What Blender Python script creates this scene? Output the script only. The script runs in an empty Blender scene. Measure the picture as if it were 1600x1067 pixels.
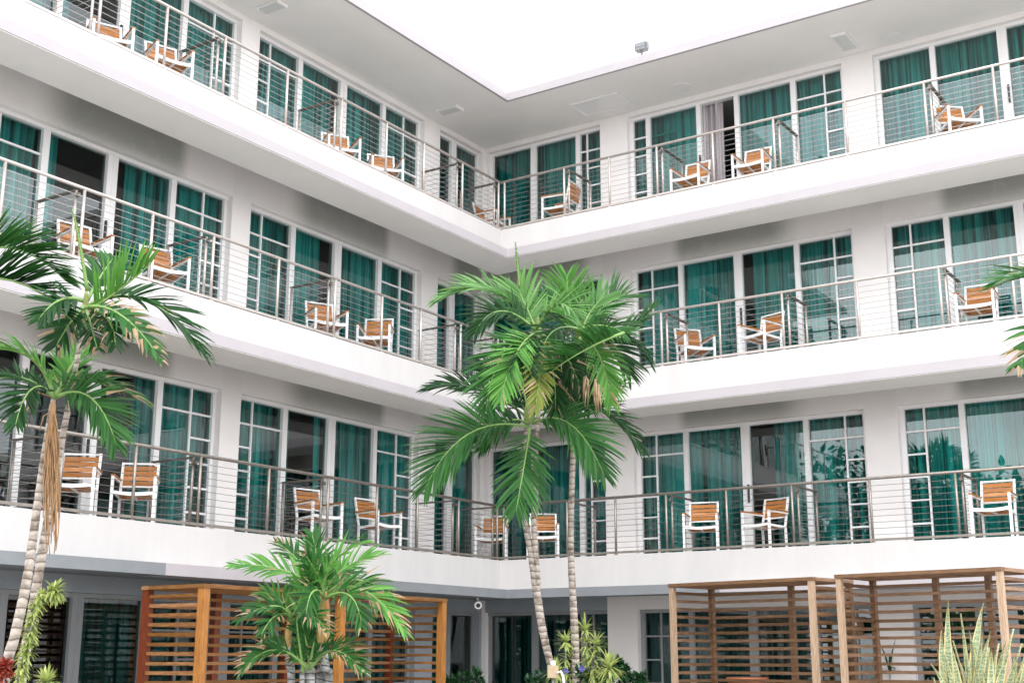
import bpy, bmesh, math, random
from mathutils import Vector, Matrix
random.seed(7)
R=math.radians
S=bpy.context.scene
# ---------------------------------------------------------------- camera
F_PX,YAW,PITCH,ROLL=2016.73,0.5879,0.24,0.0014
CAM=Vector((12.3471,-18.3696,1.6499))
fw=Vector((-math.cos(PITCH)*math.sin(YAW),math.cos(PITCH)*math.cos(YAW),math.sin(PITCH)))
r0=Vector((math.cos(YAW),math.sin(YAW),0)); u0=r0.cross(fw)
rt=math.cos(ROLL)*r0+math.sin(ROLL)*u0; up=-math.sin(ROLL)*r0+math.cos(ROLL)*u0
cd=bpy.data.cameras.new('camera'); co=bpy.data.objects.new('camera',cd); S.collection.objects.link(co)
co.matrix_world=Matrix(((rt.x,up.x,-fw.x,CAM.x),(rt.y,up.y,-fw.y,CAM.y),(rt.z,up.z,-fw.z,CAM.z),(0,0,0,1)))
cd.sensor_width=36; cd.lens=F_PX/1600*36; cd.clip_start=.1; cd.clip_end=3000
S.camera=co
# ---------------------------------------------------------------- world, sun, exposure
SUN_EL,SUN_AZ=R(48),R(150)     # azimuth of the sun seen from above, clockwise from +Y
W=bpy.data.worlds.new('World'); S.world=W; W.use_nodes=True
nt=W.node_tree; nt.nodes.clear()
out=nt.nodes.new('ShaderNodeOutputWorld'); bg=nt.nodes.new('ShaderNodeBackground')
sky=nt.nodes.new('ShaderNodeTexSky'); sky.sky_type='NISHITA'; sky.sun_disc=False
sky.sun_elevation=SUN_EL; sky.sun_rotation=SUN_AZ; sky.air_density=1.2; sky.dust_density=3
# thin bright cloud cover over the sky
tc=nt.nodes.new('ShaderNodeTexCoord'); mp=nt.nodes.new('ShaderNodeMapping'); mp.inputs['Scale'].default_value=(1,1,2.6)
nz=nt.nodes.new('ShaderNodeTexNoise'); nz.inputs['Scale'].default_value=2.2; nz.inputs['Detail'].default_value=7; nz.inputs['Roughness'].default_value=.55
cr=nt.nodes.new('ShaderNodeValToRGB'); cr.color_ramp.elements[0].position=.30; cr.color_ramp.elements[0].color=(.72,.72,.72,1)
cr.color_ramp.elements[1].position=.62; cr.color_ramp.elements[1].color=(1,1,1,1)
cc=nt.nodes.new('ShaderNodeValToRGB'); cc.color_ramp.elements[0].position=.3; cc.color_ramp.elements[0].color=(14.5,15.2,16.2,1)
cc.color_ramp.elements[1].position=.7; cc.color_ramp.elements[1].color=(27,26.8,26.8,1)
mx=nt.nodes.new('ShaderNodeMix'); mx.data_type='RGBA'
L=nt.links.new
L(tc.outputs['Generated'],mp.inputs['Vector']); L(mp.outputs['Vector'],nz.inputs['Vector'])
L(nz.outputs['Fac'],cr.inputs['Fac']); L(nz.outputs['Fac'],cc.inputs['Fac'])
L(cr.outputs['Color'],mx.inputs[0]); L(sky.outputs['Color'],mx.inputs[6]); L(cc.outputs['Color'],mx.inputs[7])
L(mx.outputs[2],bg.inputs['Color']); bg.inputs['Strength'].default_value=.10
L(bg.outputs['Background'],out.inputs['Surface'])
sl=bpy.data.lights.new('sun','SUN'); sl.energy=1.0; sl.angle=R(14); sl.color=(1,.97,.93)
so=bpy.data.objects.new('sun',sl); S.collection.objects.link(so)
sd=Vector((math.sin(SUN_AZ)*math.cos(SUN_EL),math.cos(SUN_AZ)*math.cos(SUN_EL),math.sin(SUN_EL)))
so.rotation_euler=(-sd).to_track_quat('-Z','Y').to_euler(); so.location=sd*60
S.view_settings.view_transform='Standard'; S.view_settings.look='None'; S.view_settings.exposure=0.97; S.view_settings.gamma=1
S.render.engine='CYCLES'
S.cycles.max_bounces=8; S.cycles.transparent_max_bounces=16; S.cycles.diffuse_bounces=4; S.cycles.glossy_bounces=3
# ---------------------------------------------------------------- helpers
def unproj(x,y,d):
    """point seen at photo pixel x,y, at d metres along the view axis"""
    return CAM+(fw+rt*((x-800)/F_PX)+up*((533.5-y)/F_PX))*d
C=S.collection
class MB:
    def __init__(s): s.bm=bmesh.new(); s.mi=0
    def face(s,vs):
        try: f=s.bm.faces.new(vs); f.material_index=s.mi; return f
        except ValueError: return None
    def box(s,x0,x1,y0,y1,z0,z1,M=None):
        v=[Vector((x,y,z)) for z in (z0,z1) for y in (y0,y1) for x in (x0,x1)]
        if M is not None: v=[M@q for q in v]
        v=[s.bm.verts.new(q) for q in v]
        for f in ((0,2,3,1),(4,5,7,6),(0,1,5,4),(2,6,7,3),(0,4,6,2),(1,3,7,5)): s.face([v[i] for i in f])
    def prism(s,poly,z0,z1):
        a=[s.bm.verts.new((x,y,z0)) for x,y in poly]; b=[s.bm.verts.new((x,y,z1)) for x,y in poly]
        n=len(poly); s.face(a[::-1]); s.face(b)
        for i in range(n): s.face([a[i],a[(i+1)%n],b[(i+1)%n],b[i]])
    def tube(s,pts,rad,n=8,cap=True):
        pts=[Vector(q) for q in pts]; rads=rad if isinstance(rad,(list,tuple)) else [rad]*len(pts)
        rings=[]; t0=(pts[1]-pts[0]).normalized(); a=t0.orthogonal().normalized()
        for i,q in enumerate(pts):
            t=(pts[min(i+1,len(pts)-1)]-pts[max(i-1,0)]).normalized()
            a=(a-t*a.dot(t)).normalized(); b=t.cross(a)
            rings.append([s.bm.verts.new(q+(a*math.cos(k*2*math.pi/n)+b*math.sin(k*2*math.pi/n))*rads[i]) for k in range(n)])
        for i in range(len(rings)-1):
            for k in range(n):
                f=s.face([rings[i][k],rings[i][(k+1)%n],rings[i+1][(k+1)%n],rings[i+1][k]])
                if f: f.smooth=True
        if cap: s.face(rings[0][::-1]); s.face(rings[-1])
    def bar(s,a,b,w,h,upv=(0,0,1)):
        a=Vector(a);b=Vector(b);t=(b-a);ln=t.length;t.normalize();u=Vector(upv)
        sd_=t.cross(u)
        if sd_.length<1e-4: sd_=t.orthogonal()
        sd_.normalize(); u=sd_.cross(t)
        M=Matrix(((t.x,sd_.x,u.x,a.x),(t.y,sd_.y,u.y,a.y),(t.z,sd_.z,u.z,a.z),(0,0,0,1)))
        s.box(0,ln,-w/2,w/2,-h/2,h/2,M)
    def build(s,name,mat,parent=None,fix=True):
        if fix: bmesh.ops.recalc_face_normals(s.bm,faces=s.bm.faces)
        me=bpy.data.meshes.new(name); s.bm.to_mesh(me); s.bm.free()
        for m in (mat if isinstance(mat,(list,tuple)) else [mat]): me.materials.append(m)
        o=bpy.data.objects.new(name,me); C.objects.link(o)
        if parent: o.parent=parent
        return o
def empty(name,loc,rz=0):
    o=bpy.data.objects.new(name,None); C.objects.link(o); o.location=loc; o.rotation_euler=(0,0,rz); o.empty_display_size=.2; return o
def tag(o,label=None,cat=None,group=None,kind=None):
    if label:o['label']=label
    if cat:o['category']=cat
    if group:o['group']=group
    if kind:o['kind']=kind
    return o
# ---------------------------------------------------------------- materials
def mat(name,base,rough=.6,metal=0,var=.0,scale=4,bump=0,bscale=40,spec=.5,dark=None,stretch=(1,1,1),sheen=0):
    m=bpy.data.materials.new(name); m.use_nodes=True; n=m.node_tree.nodes; l=m.node_tree.links; p=n['Principled BSDF']
    p.inputs['Base Color'].default_value=(*base,1); p.inputs['Roughness'].default_value=rough; p.inputs['Metallic'].default_value=metal
    p.inputs['Specular IOR Level'].default_value=spec
    t=n.new('ShaderNodeTexCoord'); mpn=n.new('ShaderNodeMapping'); mpn.inputs['Scale'].default_value=stretch; l.new(t.outputs['Object'],mpn.inputs['Vector'])
    if var or dark:
        z=n.new('ShaderNodeTexNoise'); z.inputs['Scale'].default_value=scale; z.inputs['Detail'].default_value=6; z.inputs['Roughness'].default_value=.6
        l.new(mpn.outputs['Vector'],z.inputs['Vector'])
        c=n.new('ShaderNodeValToRGB'); d=dark or tuple(b*(1-var) for b in base)
        c.color_ramp.elements[0].position=.3; c.color_ramp.elements[0].color=(*d,1)
        c.color_ramp.elements[1].position=.65; c.color_ramp.elements[1].color=(*base,1)
        l.new(z.outputs['Fac'],c.inputs['Fac']); l.new(c.outputs['Color'],p.inputs['Base Color'])
    if bump:
        z2=n.new('ShaderNodeTexNoise'); z2.inputs['Scale'].default_value=bscale; z2.inputs['Detail'].default_value=5
        l.new(mpn.outputs['Vector'],z2.inputs['Vector']); b=n.new('ShaderNodeBump'); b.inputs['Strength'].default_value=bump; b.inputs['Distance'].default_value=.01
        l.new(z2.outputs['Fac'],b.inputs['Height']); l.new(b.outputs['Normal'],p.inputs['Normal'])
    return m
M_wall=mat('wall_paint',(.82,.785,.775),.75,var=.07,scale=1.2,bump=.25,bscale=60)
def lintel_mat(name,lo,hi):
    # grey-green patch mixed into the plaster colour above the sliding doors, with uneven edges
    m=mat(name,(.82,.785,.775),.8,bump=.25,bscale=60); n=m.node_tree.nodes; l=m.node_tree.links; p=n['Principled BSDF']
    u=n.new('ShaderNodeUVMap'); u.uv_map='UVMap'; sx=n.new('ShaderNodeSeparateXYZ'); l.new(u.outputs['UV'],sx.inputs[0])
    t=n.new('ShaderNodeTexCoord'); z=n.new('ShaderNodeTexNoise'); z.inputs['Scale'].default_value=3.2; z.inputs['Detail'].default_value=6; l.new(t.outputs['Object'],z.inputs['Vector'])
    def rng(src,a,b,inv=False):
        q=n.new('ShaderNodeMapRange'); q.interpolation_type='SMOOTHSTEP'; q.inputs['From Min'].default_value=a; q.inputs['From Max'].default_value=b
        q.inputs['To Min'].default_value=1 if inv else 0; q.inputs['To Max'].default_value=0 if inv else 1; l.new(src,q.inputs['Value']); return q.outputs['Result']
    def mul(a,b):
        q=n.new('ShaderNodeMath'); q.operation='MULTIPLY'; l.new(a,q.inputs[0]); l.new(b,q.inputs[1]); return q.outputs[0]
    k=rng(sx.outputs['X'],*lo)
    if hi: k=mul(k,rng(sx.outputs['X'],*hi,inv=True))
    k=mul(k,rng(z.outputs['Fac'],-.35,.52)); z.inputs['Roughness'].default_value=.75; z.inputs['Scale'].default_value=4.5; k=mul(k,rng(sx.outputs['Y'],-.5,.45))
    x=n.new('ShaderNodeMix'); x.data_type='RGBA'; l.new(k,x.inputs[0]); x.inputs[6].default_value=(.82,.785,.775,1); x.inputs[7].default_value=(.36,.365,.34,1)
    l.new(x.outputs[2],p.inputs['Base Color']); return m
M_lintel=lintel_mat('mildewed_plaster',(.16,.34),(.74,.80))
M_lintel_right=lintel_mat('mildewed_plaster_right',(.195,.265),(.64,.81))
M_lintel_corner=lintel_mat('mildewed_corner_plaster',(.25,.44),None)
M_wall_grey=mat('blue_grey_paint',(.30,.33,.36),.75,var=.1,scale=2,bump=.25,bscale=60)  # bluish shade under the first balcony painted into the ground-floor wall colour
M_fascia=mat('fascia_paint',(.50,.485,.48),.7,var=.07,scale=2.2,bump=.25,bscale=50,stretch=(1.6,1.6,.35))
M_band=mat('band_paint',(.385,.36,.38),.7,var=.07,scale=1.5,bump=.2,bscale=50)
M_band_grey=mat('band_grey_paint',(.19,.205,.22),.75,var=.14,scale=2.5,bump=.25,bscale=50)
M_soffit=mat('soffit_paint',(.83,.81,.79),.8,var=.07,scale=.8,bump=.2,bscale=40)
M_frame=mat('white_aluminium',(.78,.77,.775),.35,var=.04,scale=6)
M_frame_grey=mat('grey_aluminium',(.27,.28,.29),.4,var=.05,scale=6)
M_curtain=mat('curtain_cloth',(.95,.97,.97),.9,dark=(.09,.10,.105),scale=3.4,stretch=(3.6,3.6,.05))
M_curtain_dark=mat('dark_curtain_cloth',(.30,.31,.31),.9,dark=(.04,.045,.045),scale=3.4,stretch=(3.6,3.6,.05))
for _m in (M_curtain,M_curtain_dark):  # dark streaks in both cloths paint in the shade between folds
    for _n in _m.node_tree.nodes:
        if _n.type=='VALTORGB': _n.color_ramp.elements[0].position=.36; _n.color_ramp.elements[1].position=.58
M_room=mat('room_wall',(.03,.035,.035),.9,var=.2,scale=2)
M_steel=mat('brushed_steel',(.52,.47,.44),.42,metal=.45,var=.2,scale=9)
M_steel_dark=mat('weathered_steel',(.16,.15,.13),.5,metal=.5,var=.3,scale=9)
M_cable=mat('steel_cable',(.38,.37,.36),.45,metal=.5)
M_steel_low=mat('tarnished_steel',(.30,.27,.24),.45,metal=.6,var=.3,scale=9)  # darker steel and cable copies: dimmer light on the lowest balcony put into colour
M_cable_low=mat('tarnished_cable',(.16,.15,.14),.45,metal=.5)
M_black=mat('black_plastic',(.02,.02,.022),.4)
M_white=mat('white_metal',(.78,.78,.78),.4,var=.03,scale=5)
M_plast=mat('white_plastic',(.78,.78,.78),.35)
M_ground=mat('pool_deck_stone',(.36,.35,.33),.8,var=.18,scale=1.5,bump=.3,bscale=20)
M_roofwall=mat('penthouse_render',(.5,.5,.5),.8,var=.03,scale=1)
def wood(name,a,b,stretch,rough=.55,sc=6):
    m=mat(name,b,rough,var=.1,scale=sc,bump=.3,bscale=30,dark=a,stretch=stretch)
    n=m.node_tree.nodes; l=m.node_tree.links; p=n['Principled BSDF']; src=p.inputs['Base Color'].links[0].from_socket   # every board weathers to its own tone
    g=n.new('ShaderNodeNewGeometry'); q=n.new('ShaderNodeMapRange'); q.inputs['To Min'].default_value=.62; q.inputs['To Max'].default_value=1.25; l.new(g.outputs['Random Per Island'],q.inputs['Value'])
    q2=n.new('ShaderNodeMapRange'); q2.inputs['To Min'].default_value=1.22; q2.inputs['To Max'].default_value=1.0; l.new(g.outputs['Random Per Island'],q2.inputs['Value'])
    h=n.new('ShaderNodeHueSaturation'); l.new(q.outputs[0],h.inputs['Value']); l.new(q2.outputs[0],h.inputs['Saturation']); l.new(src,h.inputs['Color']); l.new(h.outputs['Color'],p.inputs['Base Color'])
    return m
M_teak=wood('teak_slat',(.32,.12,.04),(.52,.25,.10),(1,14,14))
M_perg={}
for nm,a,b in (('amber',(.12,.048,.020),(.30,.155,.065)),('bleached',(.10,.052,.028),(.25,.15,.09))):
    M_perg[nm]=[wood('%s_wood_x'%nm,a,b,(1.2,16,16)),wood('%s_wood_y'%nm,a,b,(16,1.2,16)),wood('%s_wood_z'%nm,*(((.32,.22,.15),(.54,.41,.31)) if nm=='bleached' else (tuple(c*(3.6 if nm=='bleached' else 2.2) for c in a),tuple(min(c*1.7,.8) for c in b))),(16,16,1.2))]  # z wood is lighter: strong light on the front posts put into its colour
M_redwood=wood('red_stained_wood',(.09,.015,.008),(.20,.05,.018),(16,16,1.2))
def glass_mat():
    m=bpy.data.materials.new('tinted_glass'); m.use_nodes=True; n=m.node_tree.nodes; l=m.node_tree.links; n.clear()
    o=n.new('ShaderNodeOutputMaterial'); t=n.new('ShaderNodeBsdfTransparent'); g=n.new('ShaderNodeBsdfGlossy'); x=n.new('ShaderNodeMixShader'); f=n.new('ShaderNodeFresnel')
    t.inputs['Color'].default_value=(.125,.56,.53,1); g.inputs['Roughness'].default_value=.0; g.inputs['Color'].default_value=(.92,.97,.97,1); f.inputs['IOR'].default_value=1.86
    z=n.new('ShaderNodeTexNoise'); z.inputs['Scale'].default_value=.9; b=n.new('ShaderNodeBump'); b.inputs['Strength'].default_value=.03; b.inputs['Distance'].default_value=.05
    tt=n.new('ShaderNodeTexCoord'); l.new(tt.outputs['Object'],z.inputs['Vector']); l.new(z.outputs['Fac'],b.inputs['Height']); l.new(b.outputs['Normal'],g.inputs['Normal'])
    l.new(f.outputs['Fac'],x.inputs['Fac']); l.new(t.outputs['BSDF'],x.inputs[1]); l.new(g.outputs['BSDF'],x.inputs[2]); l.new(x.outputs['Shader'],o.inputs['Surface']); return m
M_glass=glass_mat()
def clear_glass():
    m=bpy.data.materials.new('frosted_glass'); m.use_nodes=True; n=m.node_tree.nodes; l=m.node_tree.links; n.clear()
    o=n.new('ShaderNodeOutputMaterial'); t=n.new('ShaderNodeBsdfTransparent'); g=n.new('ShaderNodeBsdfDiffuse'); x=n.new('ShaderNodeMixShader')
    t.inputs['Color'].default_value=(.9,.93,.93,1); g.inputs['Color'].default_value=(.85,.87,.87,1); x.inputs['Fac'].default_value=.5
    l.new(t.outputs['BSDF'],x.inputs[1]); l.new(g.outputs['BSDF'],x.inputs[2]); l.new(x.outputs['Shader'],o.inputs['Surface']); return m
M_frost=clear_glass()
def leaf_mat(name,a,b,scale=1.3,trans=.3,rough=.48):
    m=bpy.data.materials.new(name); m.use_nodes=True; n=m.node_tree.nodes; l=m.node_tree.links; p=n['Principled BSDF']; o=n['Material Output']; p.inputs['Specular IOR Level'].default_value=.22
    g=n.new('ShaderNodeNewGeometry'); c=n.new('ShaderNodeValToRGB'); c.color_ramp.elements[0].color=(*a,1); c.color_ramp.elements[1].color=(*b,1)
    t=n.new('ShaderNodeTexCoord'); z=n.new('ShaderNodeTexNoise'); z.inputs['Scale'].default_value=scale; z.inputs['Detail'].default_value=4; l.new(t.outputs['Object'],z.inputs['Vector'])
    ad=n.new('ShaderNodeMath'); ad.operation='MULTIPLY_ADD'; ad.inputs[1].default_value=.45; l.new(g.outputs['Random Per Island'],ad.inputs[0]); l.new(z.outputs['Fac'],ad.inputs[2])
    sb=n.new('ShaderNodeMath'); sb.operation='SUBTRACT'; sb.inputs[1].default_value=.22; l.new(ad.outputs[0],sb.inputs[0]); l.new(sb.outputs[0],c.inputs['Fac'])
    l.new(c.outputs['Color'],p.inputs['Base Color']); p.inputs['Roughness'].default_value=rough
    tr=n.new('ShaderNodeBsdfTranslucent'); hv=n.new('ShaderNodeHueSaturation'); hv.inputs['Value'].default_value=1.6; hv.inputs['Hue'].default_value=.485; l.new(c.outputs['Color'],hv.inputs['Color']); l.new(hv.outputs['Color'],tr.inputs['Color'])
    x=n.new('ShaderNodeMixShader'); x.inputs['Fac'].default_value=trans; l.new(p.outputs['BSDF'],x.inputs[1]); l.new(tr.outputs['BSDF'],x.inputs[2]); l.new(x.outputs['Shader'],o.inputs['Surface']); return m
M_leaf={'mid':leaf_mat('palm_leaf',(.003,.024,.007),(.040,.165,.030)),'bright':leaf_mat('young_palm_leaf',(.016,.095,.016),(.13,.33,.06)),
 'dark':leaf_mat('old_palm_leaf',(.001,.010,.003),(.016,.085,.016)),'yellow':leaf_mat('yellowing_palm_leaf',(.06,.13,.02),(.26,.26,.06)),  # dark copy carries shade inside the crowns, pale copy the light on top
 'pale':leaf_mat('sunlit_palm_leaf',(.018,.09,.020),(.18,.36,.11))}
M_dry=leaf_mat('dry_leaf',(.14,.085,.045),(.42,.32,.20),trans=.2,rough=.8)
M_rachis=mat('leaf_midrib',(.16,.28,.07),.45,var=.3,scale=5)
M_var=leaf_mat('variegated_leaf',(.06,.15,.03),(.52,.56,.20),scale=3,trans=.3)
M_snake_edge=mat('cream_leaf_edge',(.56,.49,.23),.4,var=.15,scale=8)
M_shrub=leaf_mat('dark_shrub_leaf',(.006,.03,.012),(.03,.10,.035),scale=3,trans=.2)
M_croton=leaf_mat('red_croton_leaf',(.12,.02,.015),(.42,.09,.05),scale=5)
M_violet=mat('violet_petal',(.07,.06,.25),.6)
M_pot=mat('terracotta',(.42,.13,.06),.75,var=.2,scale=6)
M_fibre=mat('dry_palm_fibre',(.42,.25,.13),.9,var=.4,scale=20,stretch=(1,1,.2))
M_shaft=mat('palm_crownshaft',(.34,.25,.08),.5,dark=(.42,.17,.06),scale=3)
M_shaft_green=mat('green_crownshaft',(.13,.24,.06),.5,dark=(.20,.20,.06),scale=3)
def trunk_mat(name,pale,dark,ring):
    m=bpy.data.materials.new(name); m.use_nodes=True; n=m.node_tree.nodes; l=m.node_tree.links; p=n['Principled BSDF']
    t=n.new('ShaderNodeTexCoord'); w=n.new('ShaderNodeTexWave'); w.bands_direction='Z'; w.inputs['Scale'].default_value=ring; w.inputs['Distortion'].default_value=4.5; w.inputs['Detail'].default_value=3; w.inputs['Detail Scale'].default_value=1.2
    l.new(t.outputs['Object'],w.inputs['Vector'])
    c=n.new('ShaderNodeValToRGB'); e=c.color_ramp.elements; e[0].position=.0; e[0].color=(*dark,1); e[1].position=.16; e[1].color=(*pale,1)
    l.new(w.outputs['Fac'],c.inputs['Fac'])
    z=n.new('ShaderNodeTexNoise'); z.inputs['Scale'].default_value=9; z.inputs['Detail'].default_value=6; l.new(t.outputs['Object'],z.inputs['Vector'])
    c2=n.new('ShaderNodeValToRGB'); c2.color_ramp.elements[0].position=.36; c2.color_ramp.elements[0].color=(.35,.30,.26,1); c2.color_ramp.elements[1].position=.52; c2.color_ramp.elements[1].color=(1,1,1,1)
    l.new(z.outputs['Fac'],c2.inputs['Fac'])
    mm=n.new('ShaderNodeMix'); mm.data_type='RGBA'; mm.blend_type='MULTIPLY'; mm.inputs[0].default_value=.8; l.new(c.outputs['Color'],mm.inputs[6]); l.new(c2.outputs['Color'],mm.inputs[7])
    l.new(mm.outputs[2],p.inputs['Base Color']); p.inputs['Roughness'].default_value=.85
    b=n.new('ShaderNodeBump'); b.inputs['Strength'].default_value=.5; b.inputs['Distance'].default_value=.02; l.new(w.outputs['Fac'],b.inputs['Height']); l.new(b.outputs['Normal'],p.inputs['Normal']); return m
M_trunk=trunk_mat('palm_bark',(.43,.375,.335),(.16,.12,.095),4.2)
M_trunk2=trunk_mat('young_palm_bark',(.34,.35,.35),(.05,.05,.05),5)

# ---------------------------------------------------------------- setting
g=MB(); g.prism([(-400,-400),(400,-400),(400,400),(-400,400)],-.3,0)
tag(g.build('pool_deck',M_ground),kind='structure')
# ---------------------------------------------------------------- the hotel
hotel=empty('hotel_building',(0,0,0)); tag(hotel,'white L-shaped hotel of four storeys with long balconies and green tinted sliding windows','hotel')
YL,XR=-14.5,12.5
def Lp(mb,d0,d1,z0,z1,yl=YL,xr=XR):
    mb.prism([(-d0,yl),(-d0,d0),(xr,d0),(xr,d1),(-d1,d1),(-d1,yl)],z0,z1)
def part(name,material,f,parent=hotel):
    m=MB(); f(m); return m.build(name,material,parent)
FL=[0,3.25,6.31,9.28]              # finished floors
FT=[None,3.29,6.35,9.33]           # balcony edge tops
B=[None,2.62,5.62,8.62]            # band bottoms
HD=[2.46,5.53,8.57,11.55]          # window heads
ZR=11.65
DW=1.70
for k in (1,2,3):
    # balcony: slab, edge beam; band as its own painted part
    def f(m,k=k):
        Lp(m,.42,.78 if k>1 else DW-.002,B[k]+.003 if k>1 else 2.69,FT[k])
        if k>1: Lp(m,.78,DW-.002,FL[k]-.17,FL[k])
    part('balcony_slab',M_fascia,f)
    if k>1:
        part('balcony_edge_band',M_band,lambda m,k=k:Lp(m,0,.42,B[k],B[k]+.155))
        part('balcony_soffit',M_soffit,lambda m,k=k:Lp(m,.012,.776,B[k]-.012,B[k]-.003))
    else:
        z0,z1=B[1],B[1]+.145
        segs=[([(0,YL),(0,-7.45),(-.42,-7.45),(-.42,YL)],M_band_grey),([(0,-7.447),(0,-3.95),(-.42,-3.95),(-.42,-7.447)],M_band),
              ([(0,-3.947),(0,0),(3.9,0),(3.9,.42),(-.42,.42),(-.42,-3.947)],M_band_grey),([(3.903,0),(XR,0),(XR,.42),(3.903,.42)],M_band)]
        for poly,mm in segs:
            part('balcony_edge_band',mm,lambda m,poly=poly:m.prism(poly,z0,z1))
        part('balcony_soffit',M_band_grey,lambda m:Lp(m,.45,DW-.004,2.682,2.688))  # grey colour paints in the shade under the lowest balcony
# roof
part('roof_slab',M_soffit,lambda m:Lp(m,.055,7.5,ZR+.004,ZR+.14))
part('roof_edge',M_band,lambda m:Lp(m,0,.053,ZR+.001,ZR+.155))
part('roof_parapet',M_roofwall,lambda m:Lp(m,.62,.9,ZR+.145,ZR+.32))
def f(m):
    Lp(m,1.0,1.25,11.8,16.3,xr=-.6)
part('penthouse_wall',M_roofwall,lambda m:(m.box(-1.3,-1.0,YL,5.8,11.79,16.2),m.box(-1.0,XR,5.8,6.1,11.79,16.2)))
0 and part('penthouse_roof_edge',M_roofwall,lambda m:(m.box(-1.31,-.96,YL,5.76,16.2,16.32),m.box(-.96,XR,5.76,6.11,16.2,16.32)))
# windows: bays along each wing. wing 'L': s=Y, wall plane X=-DW ; wing 'R': s=X, wall plane Y=DW
def wp(w,s,d,z): return Vector((-d,s,z)) if w=='L' else Vector((s,d,z))
def wbox(m,w,s0,s1,d0,d1,z0,z1):
    if w=='L': m.box(-d1,-d0,s0,s1,z0,z1)
    else: m.box(s0,s1,d0,d1,z0,z1)
std=lambda a:[(a+.08,a+.92),(a+1.01,a+2.0),(a+2.15,a+3.11),(a+3.2,a+4.11)]
stdL=lambda a:[(a+.08,a+1.02),(a+1.13,a+2.09),(a+2.27,a+3.25),(a+3.35,a+4.32)]
BAYS={'R':[('corner',-1.62,.98,[(-1.56,-.66),(-.54,.38),(.48,.92)]),('b2',1.57,5.74,std(1.57)),('b3',6.28,10.45,std(6.28)),('b4',10.99,XR-.1,[(11.07,11.9)])],
      'L':[('corner',.20,1.62,[(.26,.70),(.87,1.58)]),('b2',-4.68,-.30,stdL(-4.68)),('b3',-9.46,-5.08,stdL(-9.46)),('b4',-14.24,-9.86,stdL(-14.24))]}
# piers + spandrels
for w in 'LR':
    edges=sorted([(a,b) for _,a,b,_ in BAYS[w]])
    lo,hi=(YL,DW) if w=='L' else (-DW+.001,XR)
    def f(m,w=w):
        cur=lo
        for a,b in edges+[(hi,hi)]:
            if a>cur+1e-4: wbox(m,w,cur,a,DW,DW+.28,0 if w=='R' else 2.66,ZR+.001)
            cur=b
        for a,b in edges:
            for k in ((3,) if (w=='L' or a<0) else (0,3)):
                top=[2.68,FL[2]-.18,FL[3]-.18,ZR+.001][k] if k else 3.2
                nxt=[FL[1],FL[2],FL[3],ZR+.001][k]
                wbox(m,w,a,b,DW,DW+.28,HD[k],nxt)
    part('wall',M_wall,f)
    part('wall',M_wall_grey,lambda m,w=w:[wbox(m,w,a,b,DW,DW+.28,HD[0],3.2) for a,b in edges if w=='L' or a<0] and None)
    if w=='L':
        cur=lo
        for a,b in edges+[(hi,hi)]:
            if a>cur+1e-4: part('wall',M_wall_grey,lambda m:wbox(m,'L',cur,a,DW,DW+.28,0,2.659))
            cur=b
    for bay,a,b,_p in BAYS[w]:
        for k in (1,2):
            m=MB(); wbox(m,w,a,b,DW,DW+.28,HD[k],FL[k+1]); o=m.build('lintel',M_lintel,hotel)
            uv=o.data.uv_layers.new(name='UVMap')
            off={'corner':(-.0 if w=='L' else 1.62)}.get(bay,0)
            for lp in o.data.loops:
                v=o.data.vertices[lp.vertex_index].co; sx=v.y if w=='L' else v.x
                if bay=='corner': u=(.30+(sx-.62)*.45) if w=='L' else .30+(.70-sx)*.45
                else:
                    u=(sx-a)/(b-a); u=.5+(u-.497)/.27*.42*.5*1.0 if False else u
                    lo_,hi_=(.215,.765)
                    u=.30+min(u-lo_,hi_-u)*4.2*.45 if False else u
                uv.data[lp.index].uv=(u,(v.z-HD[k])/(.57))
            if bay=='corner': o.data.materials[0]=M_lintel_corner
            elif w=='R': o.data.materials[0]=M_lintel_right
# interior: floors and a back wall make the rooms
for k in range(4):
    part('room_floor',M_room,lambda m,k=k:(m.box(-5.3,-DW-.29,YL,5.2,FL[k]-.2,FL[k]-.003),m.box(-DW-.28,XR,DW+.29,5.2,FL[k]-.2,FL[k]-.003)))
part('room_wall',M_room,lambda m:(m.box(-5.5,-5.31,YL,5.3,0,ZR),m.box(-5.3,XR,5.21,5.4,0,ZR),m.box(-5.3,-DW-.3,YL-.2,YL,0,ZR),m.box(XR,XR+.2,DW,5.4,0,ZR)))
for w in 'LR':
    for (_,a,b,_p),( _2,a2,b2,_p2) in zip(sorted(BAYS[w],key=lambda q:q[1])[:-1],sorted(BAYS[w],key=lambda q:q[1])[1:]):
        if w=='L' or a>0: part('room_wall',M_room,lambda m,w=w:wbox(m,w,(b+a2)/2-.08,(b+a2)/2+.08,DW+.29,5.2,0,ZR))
GD=1.86
def curtain(w,s0,s1,z0,z1,parent,m=None,seed=0,d=2.02,lean=0):
    rnd=random.Random(seed); mb=MB(); n=max(10,int((s1-s0)*80)); ph=rnd.random()*6; cols=[]
    amp=.05+.02*rnd.random(); fr=rnd.uniform(34,46)
    for i in range(n+1):
        t=i/n; s=s0+(s1-s0)*t
        a=math.sin(s*fr+ph+1.3*math.sin(s*5+ph))*amp+math.sin(s*fr*.37+ph*2)*amp*.8
        col=[]
        for j in range(5):
            v=j/4; ss=s+lean*(1-v)**1.5+math.sin(s*9+ph+v*2)*.006
            col.append(mb.bm.verts.new(wp(w,ss,d+a*(1.15-.5*v),z0+(z1-z0)*v)))
        cols.append(col)
    for i in range(n):
        for j in range(4):
            f=mb.face([cols[i][j],cols[i+1][j],cols[i+1][j+1],cols[i][j+1]]); f.smooth=True
    return mb.build('curtain',m or M_curtain,parent,fix=False)
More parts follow.
